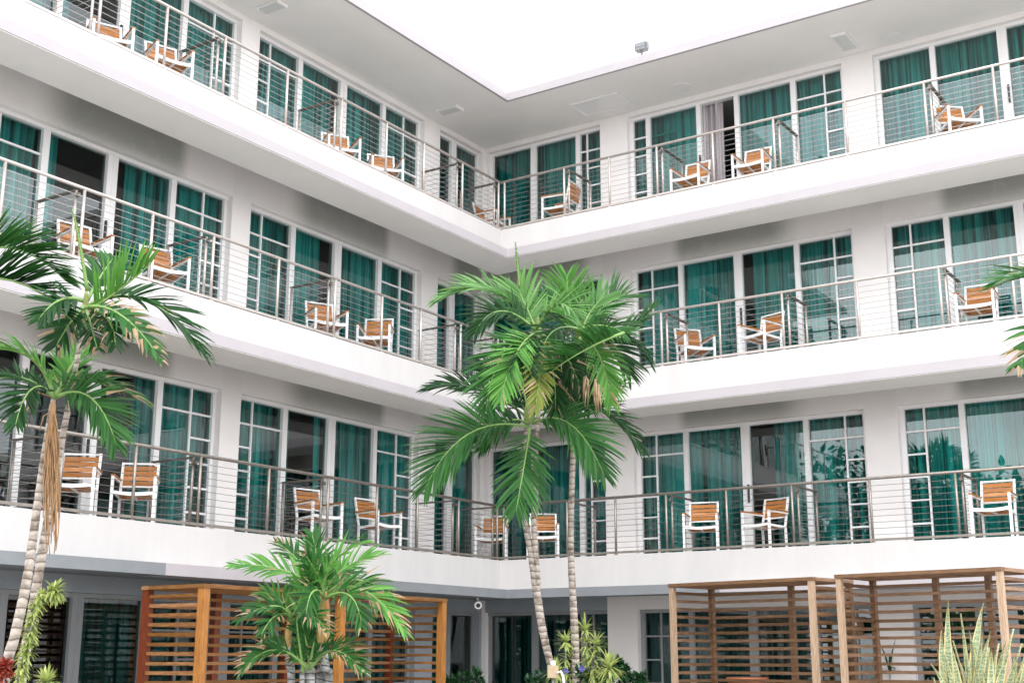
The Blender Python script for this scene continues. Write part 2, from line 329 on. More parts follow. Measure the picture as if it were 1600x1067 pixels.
# which part of each panel the curtain covers (default: all of it)
CUR={('L',2,'b3',1):[(0,.28)],('L',2,'b3',2):[(.26,1)],('L',3,'b3',1):[(.0,.3)],('L',3,'b3',2):[(.12,1)],('L',1,'b3',1):[],('L',1,'b3',2):[(.72,1)],('L',1,'b3',0):[(0,.45)],
     ('L',1,'b2',1):[(0,.24),(.8,1)],('L',0,'b3',1):[],('R',2,'b2',2):[(.12,1)],('R',1,'b2',2):[(.38,1)],('R',3,'b2',2):[],('L',2,'corner',1):[(.35,1)],('L',2,'b2',1):[(0,.78)],('R',0,'corner',0):[(.0,.8)],('L',0,'corner',1):[(0,.5)]}
handle_at={('L',3):'b',}
def window(w,k,bay,a,b,panels):
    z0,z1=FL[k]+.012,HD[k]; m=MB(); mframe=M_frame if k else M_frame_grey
    f0,f1=DW+.11,DW+.19
    if w=='R' and k==3 and bay=='b2': panels=[(a+.08,a+.34),(a+.43,a+1.38),(a+1.47,a+2.13),(a+2.22,a+3.20),(a+3.30,a+4.11)]
    # frame: head, sill, jambs and mullions
    wbox(m,w,a,b,f0-.02,f1+.02,z1-.06,z1-.002); wbox(m,w,a,b,f0-.02,f1+.02,z0,z0+.05)
    edges=[a]+[q for p_ in panels for q in p_]+[b]
    for i in range(0,len(edges),2):
        e0,e1=edges[i],edges[i+1]
        if e1>e0: 
            wbox(m,w,e0+.001,e1-.001,f0-(.012 if 0<i<len(edges)-2 else 0),f1,z0+.05,z1-.06)
            if e1-e0>.12: wbox(m,w,(e0+e1)/2-.006,(e0+e1)/2+.006,f0-.02,f0-.012,z0+.05,z1-.06)
    zb,zt=z0+.05,z1-.06; rh=(zt-zb)/6
    def munt(p_,side,rows=True):
        s0,s1=p_; wd=.30 if w=='R' or side<0 else .40
        v=s0+wd if side<0 else s1-wd
        wbox(m,w,v-.014,v+.014,f0+.02,f1-.02,zb,zt)
        wbox(m,w,s0,s1,f0+.021,f1-.021,zt-rh-.014,zt-rh+.014)
        n0,n1=(s0,v-.014) if side<0 else (v+.014,s1)
        for r_ in range(2,6): wbox(m,w,n0,n1,f0+.022,f1-.022,zt-rh*r_-.014,zt-rh*r_+.014)
    if bay!='corner':
        if w=='R' and k==3 and bay=='b2':
            s0,s1=panels[0]
            for r_ in range(1,6): wbox(m,w,s0,s1,f0+.022,f1-.022,zt-rh*r_-.014,zt-rh*r_+.014)
            s0,s1=panels[1]; wbox(m,w,s0,s0+.52,f1-.01,f1+.03,zt-rh-.016,zt-rh+.016); wbox(m,w,s0+.52,s0+.60,f1-.01,f1+.03,zb,zt)
            munt(panels[4],1)
        elif w=='R' and k==3 and bay=='b3': munt(panels[3],1)
        elif len(panels)==4: munt(panels[0],-1); munt(panels[3],1)
    elif w=='R': munt(panels[2],1)
    fr=m.build('window',mframe,hotel)
    for i,(s0,s1) in enumerate(panels):
        opened=(w=='R' and k==3 and bay=='b2' and i==2)
        if not opened:
            gm=MB(); wbox(gm,w,s0,s1,GD,GD+.008,zb,zt)
            bmv=gm.bm; bmesh.ops.delete(bmv,geom=[f for f in bmv.faces if abs(f.normal.dot(Vector((1,0,0)) if w=='L' else Vector((0,1,0))))<.5 and False],context='FACES')
            gm=MB()
            vs=[gm.bm.verts.new(wp(w,s,GD,z)) for s,z in ((s0,zb),(s1,zb),(s1,zt),(s0,zt))]; gm.face(vs)
            tl=random.Random(hash((w,k,bay,i))%1000)
            gm.build('pane',M_glass,fr,fix=False)
        cover=CUR.get((w,k,bay,i),[(0,1)])
        if opened: curtain(w,s0-.02,s0+.40,FL[k]+.02,z1+.0,fr,seed=5,d=1.95,lean=-.0,m=M_grey_curtain)
        for c0,c1 in cover:
            e0=s0-.05 if c0==0 else s0+(s1-s0)*c0; e1=s1+.05 if c1==1 else s0+(s1-s0)*c1
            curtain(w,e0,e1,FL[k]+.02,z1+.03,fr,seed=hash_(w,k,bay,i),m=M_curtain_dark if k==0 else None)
    # pull handle on the sliding leaf
    if len(panels)>=4:
        if w=='L': hs=panels[1][1]+.03
        else: hs=panels[2][0]-.04 if not(k==3 and bay=='b2') else panels[2][0]-.03
        h=MB(); wbox(h,w,hs-.014,hs+.014,f0-.045,f0-.013,FL[k]+.92,FL[k]+1.22); h.build('handle',M_black,fr)
    return fr
def hash_(w,k,bay,i): return (ord(w)*31+k*17+len(bay)*5+ord(bay[-1])*3+i*7)
M_grey_curtain=mat('grey_curtain_lining',(.55,.50,.52),.9,dark=(.22,.21,.22),var=.1,scale=5,stretch=(6,6,.1))
for w in 'LR':
    for bay,a,b,panels in BAYS[w]:
        for k in range(4): window(w,k,bay,a,b,panels)
# balcony railings
POST={'L':[-13.2,-12.1,-11,-9.85,-8.72,-7.63,-6.55,-5.27,-4.03,-2.9,-1.88,-.75],'R':[.92,1.86,2.80,3.86,4.95,6.17,7.42,8.45,9.5,10.7,11.8]}
DIV={'L':[-11.06,-8.79,-6.62,-4.10,-.82,.36],'R':[.98,2.87,5.02,7.49,9.57]}
RD=.47
for k in (1,2,3):
    zt=FT[k]+.95
    m=MB(); m.tube([(-RD,YL,zt),(-RD,RD,zt),(XR,RD,zt)][0:2],.024); m.tube([(-RD,RD,zt),(XR,RD,zt)],.024)
    m.bar((-RD,YL,FT[k]+.045),(-RD,RD-.02,FT[k]+.045),.04,.035); m.bar((-RD+.02,RD,FT[k]+.045),(XR,RD,FT[k]+.045),.04,.035)
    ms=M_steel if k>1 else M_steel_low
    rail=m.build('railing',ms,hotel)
    for w in 'LR':
        for s in POST[w]+([.40] if w=='L' else [-.38]):
            pm=MB(); a=wp(w,s,RD,FT[k]-.02); pm.tube([a,a+Vector((0,0,.955))],.021); pm.tube([a+Vector((0,0,.02)),a+Vector((0,0,.032))],.045); pm.build('post',ms,rail)
    for i in range(9):
        z=FT[k]+.12+i*.09
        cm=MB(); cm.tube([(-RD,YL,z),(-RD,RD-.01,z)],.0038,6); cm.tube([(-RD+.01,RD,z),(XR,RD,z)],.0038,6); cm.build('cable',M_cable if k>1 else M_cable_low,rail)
    for w in 'LR':
        for s in DIV[w]:
            dm=MB(); zz=zt-.03
            dm.bar(wp(w,s,RD+.06,zz),wp(w,s,RD+.86,zz),.05,.022)
            rl=dm.build('divider_railing',M_steel_dark,hotel)
            for d in (RD+.07,RD+.84):
                pm=MB(); a=wp(w,s,d,FL[k]); pm.tube([a,wp(w,s,d,zz)],.02); pm.build('post',ms,rl)
            cm=MB()
            for i in range(9): cm.tube([wp(w,s,RD+.07,FT[k]+.1+i*.09),wp(w,s,RD+.84,FT[k]+.1+i*.09)],.004,5)
            cm.build('cable',M_cable,rl)
            bm_=MB(); bm_.bar(wp(w,s,RD,zt-.1),wp(w,s,RD+.08,zt-.1),.03,.05); bm_.build('bracket',M_steel_dark,rl)
# roof terrace balustrade
m=MB(); m.bar((-.15,YL,13.05),(-.15,.1,13.05),.03,.03)
bal=m.build('roof_balustrade',M_white,hotel)
for i in range(12):
    y=.1-i*1.25
    pm=MB(); pm.bar((-.15,y,11.81),(-.15,y,13.04),.03,.03,(1,0,0)); pm.build('post',M_white,bal)
    if i<11:
        pm=MB(); v=[pm.bm.verts.new(q) for q in ((-.15,y-.03,11.95),(-.15,y-1.22,11.95),(-.15,y-1.22,13.0),(-.15,y-.03,13.0))]; pm.face(v); pm.build('pane',M_frost,bal,fix=False)
# ---------------------------------------------------------------- ceiling fittings
def ceiling_light(x,y,z,label,w=.44,d=.22,rz=0):
    o=empty('ceiling_light',(x,y,z),rz); tag(o,label,'ceiling light','lights on the ceiling of the top balcony')
    m=MB(); m.box(-w/2,w/2,-d/2,d/2,-.035,0); m.build('housing',M_plast,o)
    m=MB(); m.box(-w/2+.02,w/2-.02,-d/2+.02,d/2-.02,-.05,-.036); m.build('diffuser',M_frost2,o)
    for sx in (-1,1):
        m=MB(); m.box(sx*w/2-.012,sx*w/2+.012,-d/2-.01,d/2+.01,-.058,-.001); m.build('end_cap',M_frame,o)
M_frost2=mat('diffuser_plastic',(.6,.61,.6),.5)
ceiling_light(-1.12,-5.02,ZR,'flat white ceiling light on the left wing, above its second window from the left')
ceiling_light(-1.12,-.28,ZR,'flat white ceiling light on the left wing, nearest the inner corner')
ceiling_light(6.02,1.1,ZR,'flat white ceiling light on the right wing between its two wide window bays',w=.6,d=.24,rz=R(90))
o=empty('ceiling_hatch',(1.37,1.08,ZR)); tag(o,'large flat white access panel in the ceiling of the right wing near the corner','hatch')
m=MB(); m.box(-.47,.47,-.28,.28,-.02,0); m.build('panel',M_frame,o)
m=MB(); m.box(-.5,-.47,-.31,.31,-.032,0); m.box(.47,.5,-.31,.31,-.032,0); m.box(-.47,.47,-.31,-.28,-.032,0); m.box(-.47,.47,.28,.31,-.032,0); m.build('frame',M_plast,o)
for i,(x,y,lb) in enumerate([(6.72,1.45,'faint round white ceiling speaker above the far right window bay'),(2.95,1.25,'faint round white ceiling speaker above the open door with the grey curtain')]):
    o=empty('ceiling_speaker',(x,y,ZR)); tag(o,lb,'speaker','round speakers in the top ceiling')
    m=MB(); m.tube([(0,0,0),(0,0,-.012)],.16,24); m.build('grille',M_soffit,o)
    m=MB()
    n=24
    for q in range(n):
        a0,a1=q*2*math.pi/n,(q+1)*2*math.pi/n
        m.bar((.17*math.cos(a0),.17*math.sin(a0),-.008),(.17*math.cos(a1),.17*math.sin(a1),-.008),.02,.016)
    m.build('rim',M_plast,o)
o=empty('floodlight',(2.77,.06,ZR+.17)); tag(o,'small grey square floodlight standing on the white roof edge','floodlight')
M_lens=mat('floodlight_glass',(.22,.23,.25),.3)
M_grey=mat('grey_metal',(.16,.16,.17),.5)
m=MB(); m.bar((0,0,0),(0,0,.09),.03,.03,(1,0,0)); m.bar((-.11,-.03,.17),(-.11,.05,.17),.015,.12); m.bar((.11,-.03,.17),(.11,.05,.17),.015,.12); m.build('bracket',M_grey,o)
m=MB(); m.box(-.1,.1,-.045,.06,.09,.235); m.box(-.085,.085,.06,.08,.1,.22); m.build('housing',M_grey,o)
m=MB(); m.box(-.085,.085,-.052,-.0455,.105,.22); m.box(-.09,.09,-.06,-.0525,.155,.162); m.box(-.004,.004,-.062,-.0525,.1,.22); m.build('lens',M_lens,o)
o=empty('rooftop_pipe',(.35,5.55,11.82)); tag(o,'thin pale pipe with a dark foot on the white roof terrace wall','pipe')
pt=unproj(785,45,1); 
m=MB(); m.tube([(0,0,.2),(0,0,3.6)],.025); m.tube([(0,0,3.6),(-.15,0,3.75)],.02); m.build('tube',M_white,o)
m=MB(); m.tube([(0,0,0),(0,0,.2)],.035); m.build('foot',M_black,o)
# security camera under the first balcony
o=empty('security_camera',(-.30,-.42,2.68),R(-50)); tag(o,'white bullet security camera hanging under the first balcony left of the corner','security camera')
m=MB(); m.tube([(0,0,0),(0,0,-.025)],.06,16); m.tube([(0,0,-.02),(0,0,-.1)],.022,10); m.tube([(0,0,-.1),(.05,0,-.16)],.022,10); m.build('bracket',M_plast,o)
m=MB(); m.tube([(-.07,0,-.14),(.14,0,-.19)],[.052,.062],18); m.build('housing',M_plast,o)
m=MB(); m.tube([(.1405,0,-.1902),(.146,0,-.1915)],.036,16); m.build('lens',M_black,o)
# ---------------------------------------------------------------- chairs
def chair_proto():
    o=empty('armchair',(0,0,0))                 # faces -Y locally, origin on the floor
    w=.265
    for sx in (-1,1):
        m=MB(); m.bar((sx*w,-.26,0),(sx*w,-.26,.655),.036,.032,(0,1,0)); m.build('leg',M_white,o)
        m=MB(); m.bar((sx*w*.86,.20,0),(sx*w*.86,.185,.43),.032,.03,(0,1,0)); m.build('leg',M_white,o)
        m=MB(); m.bar((sx*w,-.24,.640),(sx*w*.93,.235,.632),.032,.022); m.build('armrest_rail',M_white,o)
        m=MB(); m.bar((sx*w,-.28,.6645),(sx*w*.93,.235,.657),.05,.021); m.build('armrest',M_teak,o)
    m=MB()
    n=8
    for i in range(n):
        x0,x1=-w+.022+(2*w-.044)*i/n,-w+.022+(2*w-.044)*(i+1)/n
        sg=lambda x:.445-.022*(1-(x/w)**2)
        m.bar((x0,-.262,sg(x0)),(x1+.002,-.262,sg(x1)),.03,.045)
    for sx in (-1,1): m.bar((sx*(w-.045),-.25,.435),(sx*(w-.04),.2,.41),.028,.035)
    m.bar((-w*.86,.19,.41),(w*.86,.19,.41),.03,.035); 
    m.bar((0,-.25,.405),(0,.19,.393),.025,.02)
    m.build('frame',M_white,o)
    m=MB()
    for sx in (-1,1): m.bar((sx*w*.86,.18,.40),(sx*w*.86,.292,.90),.032,.026,(0,1,0))
    m.bar((-w*.86,.290,.888),(w*.86,.290,.888),.024,.024); m.bar((-w*.86,.22,.575),(w*.86,.22,.575),.022,.022)
    m.build('backrest_frame',M_white,o)
    m=MB()
    for i in range(6):
        y=-.222+i*.076; n=6
        for j in range(n):
            x0,x1=-w+.062+(2*w-.124)*j/n,-w+.062+(2*w-.124)*(j+1)/n
            sg=lambda x:.445-.018*(1-(x/w)**2)-.02*(y+.22)/.4
            m.bar((x0,y,sg(x0)),(x1+.001,y,sg(x1)),.064,.016)
    m.build('seat',M_teak,o)
    m=MB()
    for i in range(4):
        z=.622+i*.068; y=.187+.224*(z-.43)
        m.bar((-w*.86+.017,y+.012,z),(w*.86-.017,y+.012,z),.018,.056)
    m.build('backrest',M_teak,o)
    return o
def copy_tree(o):
    c=o.copy(); C.objects.link(c)
    for ch in list(o.children):
        q=ch.copy(); C.objects.link(q); q.parent=c
    return c
# (centre of front leg pair x,y, floor, facing angle: direction the seat faces, degrees from +X)
def fr(ax,ay,bx,by,k,face):   # from two arm fronts
    cx,cy=(ax+bx)/2,(ay+by)/2; return (cx,cy,k,face)
def bk(x,y,k,face):          # from the middle of the top of the backrest
    fa=R(face); return (x+.545*math.cos(fa),y+.545*math.sin(fa),k,face)
CH=[
 (fr(-1.038,-8.359,-.833,-7.896,3,-24),'slatted chair on the top left balcony nearest the left photo edge'),
 (fr(-.85,-7.455,-.679,-6.943,3,-18),'slatted chair on the top left balcony, second from the left photo edge'),
 (fr(-1.035,-3.68,-.759,-3.226,3,-31),'slatted chair on the top left balcony, third from the left photo edge'),
 (fr(-1.032,-2.566,-.721,-2.15,3,-37),'slatted chair on the top left balcony, fourth from the left photo edge'),
 (bk(-1.38,1.05,3,8),'mostly hidden slatted chair on the top balcony just left of the corner posts'),
 (bk(.80,1.06,3,184),'slatted chair seen from the side on the top balcony, just right of the corner'),
 (bk(3.17,1.35,3,-91),'slatted chair on the top right balcony, left of the open grey curtain'),
 (bk(4.31,1.35,3,-88),'slatted chair on the top right balcony, right of the open grey curtain'),
 (bk(7.54,1.34,3,-50),'slatted chair on the top right balcony, turned right, under the round ceiling speaker'),
 ((9.12,.80,3,-80),'slatted chair cut by the right photo edge on the top balcony'),
 (bk(-1.45,-8.10,2,-10),'slatted chair on the middle left balcony directly behind the palm spear leaf'),
 (fr(-.919,-7.208,-.756,-6.719,2,-18),'slatted chair on the middle left balcony, second from the left photo edge'),
 (fr(-1.029,-3.846,-.789,-3.363,2,-26),'slatted chair on the middle left balcony, left one of the facing pair'),
 (bk(-1.23,-2.04,2,-60),'slatted chair on the middle left balcony, turned left toward its neighbour'),
 (bk(2.80,1.45,2,-42),'slatted chair on the middle right balcony, turned right, first from the palm'),
 (bk(4.45,1.30,2,-108),'slatted chair on the middle right balcony, turned left, second from the palm'),
 (bk(7.78,1.43,2,-88),'slatted chair on the middle right balcony nearest the right photo edge'),
 (bk(-1.16,-7.90,1,-49),'slatted chair on the lowest balcony touching the left palm trunks in view'),
 (bk(-1.19,-6.93,1,-48),'slatted chair on the lowest balcony, second one right of the left palm'),
 (bk(-1.18,-3.72,1,-12),'slatted chair on the lowest balcony above the small palm, left of two'),
 (bk(-1.25,-2.26,1,-4),'slatted chair on the lowest balcony above the small palm, right of two'),
 (bk(-.95,1.04,1,-64),'slatted chair on the lowest balcony in the inner corner behind three posts'),
 (bk(-.02,1.19,1,-58),'slatted chair on the lowest balcony behind the forked palm trunk'),
 (bk(3.15,1.15,1,-72),'slatted chair on the lowest right balcony, first one right of the palm trunks'),
 (bk(4.36,1.30,1,-106),'slatted chair on the lowest right balcony, turned left, second from the palm trunks'),
 (bk(7.87,1.02,1,-90),'slatted chair on the lowest right balcony nearest the right photo edge'),
]
proto=None
for i,((x,y,k,face),txt) in enumerate(CH):
    c=chair_proto() if proto is None else copy_tree(proto)
    proto=proto or c
    fa=R(face); d=Vector((math.cos(fa),math.sin(fa),0))
    # listed point = midpoint of the front legs; origin lies .26 behind it
    c.location=Vector((x,y,FL[k]))-d*.26; c.rotation_euler=(0,0,fa+math.pi/2)
    tag(c,txt,'chair','wooden slat armchairs with white frames on the balconies')
# ---------------------------------------------------------------- pergolas
def pergola(x,y,rz,w,dp,h,kind,label,n_back,slat,pw=.085,red=False):
    o=empty('pergola',(x,y,0),rz); tag(o,label,'pergola','slatted wooden pergolas on the ground')
    mx_,my_,mz_=M_perg[kind]
    pts=[(0,0),(w,0)]+[(w*q,dp) for q in n_back]
    for i,(px,py) in enumerate(pts):
        m=MB(); m.box(px-pw/2,px+pw/2,py-pw/2,py+pw/2,0,h-.045); m.build('post',(M_redwood if red and i>=2 else mx_ if i>=2 else mz_),o)
    m=MB(); m.box(-pw/2-.01,w+pw/2+.01,-pw/2-.01,pw/2+.01,h-.044,h); m.box(-pw/2-.01,w+pw/2+.01,dp-pw/2-.01,dp+pw/2+.01,h-.044,h); m.build('beam',mx_,o)
    m=MB(); m.box(-pw/2-.008,pw/2+.008,pw/2+.012,dp-pw/2-.012,h-.043,h-.001); m.box(w-pw/2-.008,w+pw/2+.008,pw/2+.012,dp-pw/2-.012,h-.043,h-.001); m.build('beam',my_,o)
    m=MB(); q=pw/2+.05
    while q<w-pw/2-.03: m.box(q-.014,q+.014,pw/2+.013,dp-pw/2-.013,h-.042,h-.012); q+=.055
    m.build('roof_slats',my_,o)
    nb=int((h-.15)/slat)
    if not red: mz_=mz_
    rnd=random.Random(int(x*10))
    m=MB()
    for i in range(nb):
        z=h-.12-i*slat+rnd.uniform(-.004,.004); m.box(pw/2,w-pw/2,dp-.055,dp-.02,z-.02,z+.018)
    m.build('back_slats',mx_,o)
    for px in (0,w):
        m=MB()
        for i in range(nb):
            z=h-.12-i*slat+rnd.uniform(-.004,.004); m.box(px-.018,px+.018,pw/2,dp-pw/2-.002,z-.02,z+.018)
        m.build('side_slats',my_,o)
    return o
# long amber one parallel to the left wing: local x runs along +Y, local y points to the wall
pergola(1.30,-8.02,R(90),4.46,.92,2.45,'amber','long amber pergola in front of the left wing, behind the small palms',(0,.24,.52,1),.107,pw=.095,red=True)
m=MB(); m.box(1.30-.0475,1.30+.0475,-5.70-.0475,-5.70+.0475,0,2.40)
pq=m.build('post',M_perg['amber'][2]); 
pl=[o for o in C.objects if o.name=='pergola'][0]; pq.parent=pl; pq.matrix_parent_inverse=(Matrix.Translation((1.30,-8.02,0))@Matrix.Rotation(R(90),4,'Z')).inverted()
pergola(4.33,-2.43,R(-12),2.18,.86,2.62,'bleached','pale square pergola right of the palm trunks, the left one of the pair',(0,.6,1),.104,pw=.068)
pergola(6.80,-2.83,R(-11),2.02,.80,2.64,'bleached','pale pergola behind the striped sword-leaved plant, the right one of the pair',(0,.42,.75,1),.104,pw=.068)
# ---------------------------------------------------------------- palms
def frond_mesh(base,ctrl,tip,ll,n,nmix,rnd,dry=0,vee=.35,width=.03,droop=.35,bare=.12,ang0=68,ang1=22,ragged=.13):
    """one feather leaf: curved midrib with two rows of narrow leaflets; materials 0 leaf, 1 midrib, 2 dry"""
    mb=MB(); upv=Vector((0,0,1))
    def P(t): return base*(1-t)**2+ctrl*2*t*(1-t)+tip*t*t
    def T(t): return ((ctrl-base)*(1-t)+(tip-ctrl)*t).normalized()
    mb.mi=1; L_=(tip-base).length
    K=12; mb.tube([P(i/K) for i in range(K+1)],[.016*(1-.85*i/K)+.002 for i in range(K+1)],5)
    nmix=max(nmix,.12); mid=P(.5); tocam=(CAM-mid).normalized(); Nraw=(upv*(1-nmix)+tocam*nmix).normalized()
    for i in range(n):
        t=bare+(1-bare)*(i+.5)/n
        tt=T(t); N=Nraw-tt*Nraw.dot(tt)
        if N.length<.15: N=tt.orthogonal()
        N.normalize(); Sd=tt.cross(N); p=P(t)
        env=(.35+.65*math.sin(min(1,t*1.5)*math.pi*.5))*(1 if t<.6 else 1-.62*((t-.6)/.4)**1.3)
        for sgn in (-1,1):
            if rnd.random()<.03: continue
            l=ll*env*rnd.uniform(1-ragged,1.06); an=R(ang0+(ang1-ang0)*t+rnd.uniform(-4,4))
            v=vee+rnd.uniform(-.22,.22)
            an*=(1 if rnd.random()>.12 else rnd.uniform(.7,1.2)); d=(Sd*sgn*math.cos(v)+N*math.sin(v))*math.sin(an)+tt*math.cos(an)
            d.normalize(); wd=width*rnd.uniform(.8,1.15)*(.6+.4*env)
            q=p.copy(); dd=d.copy(); pts=[]; segs=5
            dr=droop*rnd.uniform(.5,1.5)
            for s in range(segs+1):
                pts.append((q.copy(),dd.copy())); dd=(dd-upv*dr/segs*(.4+1.2*s/segs)).normalized(); q=q+dd*(l/segs)
            wf=(N-dd*N.dot(dd))
            prof=(.45,.95,1,.85,.55,.04)
            isdry=dry and rnd.random()<dry
            prev=None
            tw=rnd.uniform(-.7,.7)
            for s,(q,dv) in enumerate(pts):
                sidev=dv.cross(N); 
                if sidev.length<.1: sidev=dv.orthogonal()
                sidev.normalize(); nv=sidev.cross(dv); sidev=sidev*math.cos(tw)+nv*math.sin(tw)
                h=sidev*wd*prof[s]*(.5 if not(isdry and s>=3) else .3)
                a=mb.bm.verts.new(q-h); b=mb.bm.verts.new(q+h)
                if prev:
                    mb.mi=2 if isdry and s>=rnd.choice((2,3,4)) else 0
                    mb.face([prev[0],prev[1],b,a])
                prev=(a,b)
    return mb
def trunk(parent,pts,rads,m,name='trunk',seed=0):
    rnd=random.Random(seed); P=[];Rr=[]
    # resample with ring scars
    for i in range(len(pts)-1):
        a,b=pts[i],pts[i+1]; k=max(2,int((b-a).length/.035))
        for j in range(k):
            t=j/k
            p0=pts[max(i-1,0)]; p3=pts[min(i+2,len(pts)-1)]
            q=.5*((2*a)+(b-p0)*t+(2*p0-5*a+4*b-p3)*t*t+(3*a-p0-3*b+p3)*t**3)
            P.append(q); Rr.append((rads[i]*(1-t)+rads[i+1]*t)*(1+.05*((len(P)%3)==0)+rnd.uniform(-.025,.025)))
    P.append(pts[-1]);Rr.append(rads[-1])
    mb=MB(); mb.tube(P,Rr,12); return mb.build(name,m,parent)
def palm(name,label,cat,group,stems,fronds,seed,extras=None):
    """stems: list of (distance, [(px,py,radius_px)...], material, name); fronds: (crown base, ctrl, tip, dist, depth change at tip, leaflet px, colour, normal mix, dry)"""
    rnd=random.Random(seed)
    d0=stems[0][0]; b0=unproj(stems[0][1][0][0],stems[0][1][0][1],d0)
    root=empty(name,(b0.x,b0.y,0)); tag(root,label,cat,group)
    inv=Vector((b0.x,b0.y,0))
    def put(o): o.data.transform(Matrix.Translation(-inv)); return o
    for d,pl_,m,nm in stems:
        dd=lambda i:d if not isinstance(d,(list,tuple)) else d
        pts=[unproj(x,y,d) for x,y,r in pl_]; rads=[r*d/F_PX*(.56 if nm=='trunk' and m is M_trunk else 1) for x,y,r in pl_]
        if pts[0].z>0.02 and nm=='trunk' and pl_[0][1]>=1040:
            dirv=(pts[0]-pts[1]).normalized(); gnd=Vector((pts[0].x+dirv.x*.3,pts[0].y+dirv.y*.3,0)); pts.insert(0,gnd); rads.insert(0,rads[0]*1.15)
        put(trunk(root,pts,rads,m,nm,seed))
    for i,(b,c,t,d,dz,lpx,col,nm,dry) in enumerate(fronds):
        dj=d+rnd.uniform(-.08,.08)
        B_=unproj(b[0],b[1],dj); C_=unproj(c[0],c[1],dj+dz*.45); T_=unproj(t[0],t[1],dj+dz)
        ll=lpx*1.3*d/F_PX; L_=(C_-B_).length+(T_-C_).length
        n=int(max(15,L_/(.028 if d>13 or d<12 else .036)))
        mb=frond_mesh(B_,C_,T_,ll,n,nm,rnd,dry=dry,width=.031,droop=(.2 if nm<0 else .42 if nm<.6 else .25),vee=(1.15 if nm<0 else .35))
        put(mb.build('frond',[M_leaf[col],M_rachis,M_dry],root,fix=False))
    if extras: extras(root,put,rnd)
    return root
# --- left pair of leaning palms
D=10.2
def fibres(root,put,rnd):
    mb=MB()
    for i in range(46):
        x0,y0=83+rnd.uniform(-3,3),630+rnd.uniform(-4,10); ln=rnd.uniform(70,235)
        sp=rnd.uniform(-1,1); pts=[]
        for j in range(9):
            t=j/8; pts.append(unproj(x0+sp*9*math.sin(t*math.pi*.8)+(t*6 if True else 0)*sp-3*t+rnd.uniform(-2.2,2.2)*t,y0+ln*t,D-.1+rnd.uniform(-.05,.05)))
        mb.tube(pts,[.008*(1-.5*j/8) for j in range(9)],5)
    put(mb.build('dry_flower_strands',M_fibre,root))
    mb=MB(); mb.tube([unproj(84,622,D),unproj(60,613,D-.1),unproj(42,640,D-.2),unproj(38,662,D-.2)],.005,5); mb.tube([unproj(84,640,D),unproj(68,650,D-.1),unproj(62,672,D-.1)],.005,5)
    put(mb.build('dry_stalk',M_fibre,root))
palm('palm_tree','double-trunked palm at the left edge with dry brown strands hanging from its lower crown','palm tree','palm trees in the courtyard',
 [(D,[(6,1067,15),(24,990,14),(43,900,13),(57,800,11),(66,730,9),(77,660,8),(84,622,7)],M_trunk,'trunk'),
  (D+.25,[(32,1067,15),(47,980,14),(63,880,13),(79,790,12),(92,710,10),(106,640,8),(119,570,7),(128,520,8)],M_trunk,'trunk'),
  (D+.25,[(128,522,6),(131,495,7),(134,470,4),(135,455,2)],M_shaft_green,'crownshaft')],
 [  ((138,485),(172,468),(236,412),D-.1,.0,68,'bright',-1,.03),
  ((136,470),(160,425),(176,405),D+.5,.5,44,'mid',.4,0),
  ((138,478),(230,425),(322,556),D,.1,62,'dark',.35,.05),
  ((138,480),(190,470),(250,560),D-.2,-.2,44,'mid',.5,.45),
  ((132,478),(110,500),(88,540),D-.2,-.2,44,'dark',.7,.3),
  ((134,482),(140,500),(152,545),D,-.3,40,'dark',.7,.3),
  ((134,480),(180,490),(180,540),D-.1,-.3,40,'dark',.5,.2),
  ((130,470),(90,455),(60,500),D-.3,-.4,46,'dark',.6,0),
  ((136,455),(126,380),(113,326),D+.3,.0,3,'bright',.5,0),
  ((84,622),(64,530),(-32,548),D-.1,-.2,52,'bright',.25,0),
  ((84,620),(45,575),(24,665),D-.3,-.5,50,'dark',.45,.0),
  ((82,618),(30,570),(-40,600),D+.2,.2,56,'dark',.3,0),
  ((86,622),(110,560),(226,628),D+.05,.1,46,'mid',.3,.35),
  ((86,622),(150,585),(182,696),D-.1,-.2,60,'mid',.6,.04),
  ((86,620),(110,570),(128,548),D+.2,.4,44,'bright',.3,0),
  ((84,620),(100,590),(150,590),D+.4,.6,50,'mid',.3,0)],11,fibres)
palm('palm_tree','palm outside the left edge, only two long arching fronds reaching into view','palm tree','palm trees in the courtyard',
 [(D+.3,[(-205,1067,15),(-200,900,14),(-190,700,12),(-178,540,9)],M_trunk,'trunk')],
 [((-178,530),(-20,355),(112,500),D-.1,-.3,70,'dark',-1,.0),((-178,520),(-30,300),(104,440),D+.35,.1,66,'mid',-1,.05),
  ((-178,530),(-90,470),(-40,560),D,.0,60,'mid',.5,0),((-178,530),(-250,400),(-330,480),D,.0,60,'mid',.5,0),((-178,530),(-180,420),(-210,330),D,.0,60,'mid',.5,0),((-178,530),(-260,520),(-290,640),D-.3,-.2,60,'dark',.5,0),
  ((130,490),(90,470),(70,520),D-.3,-.4,46,'dark',.6,0)][:6],12)
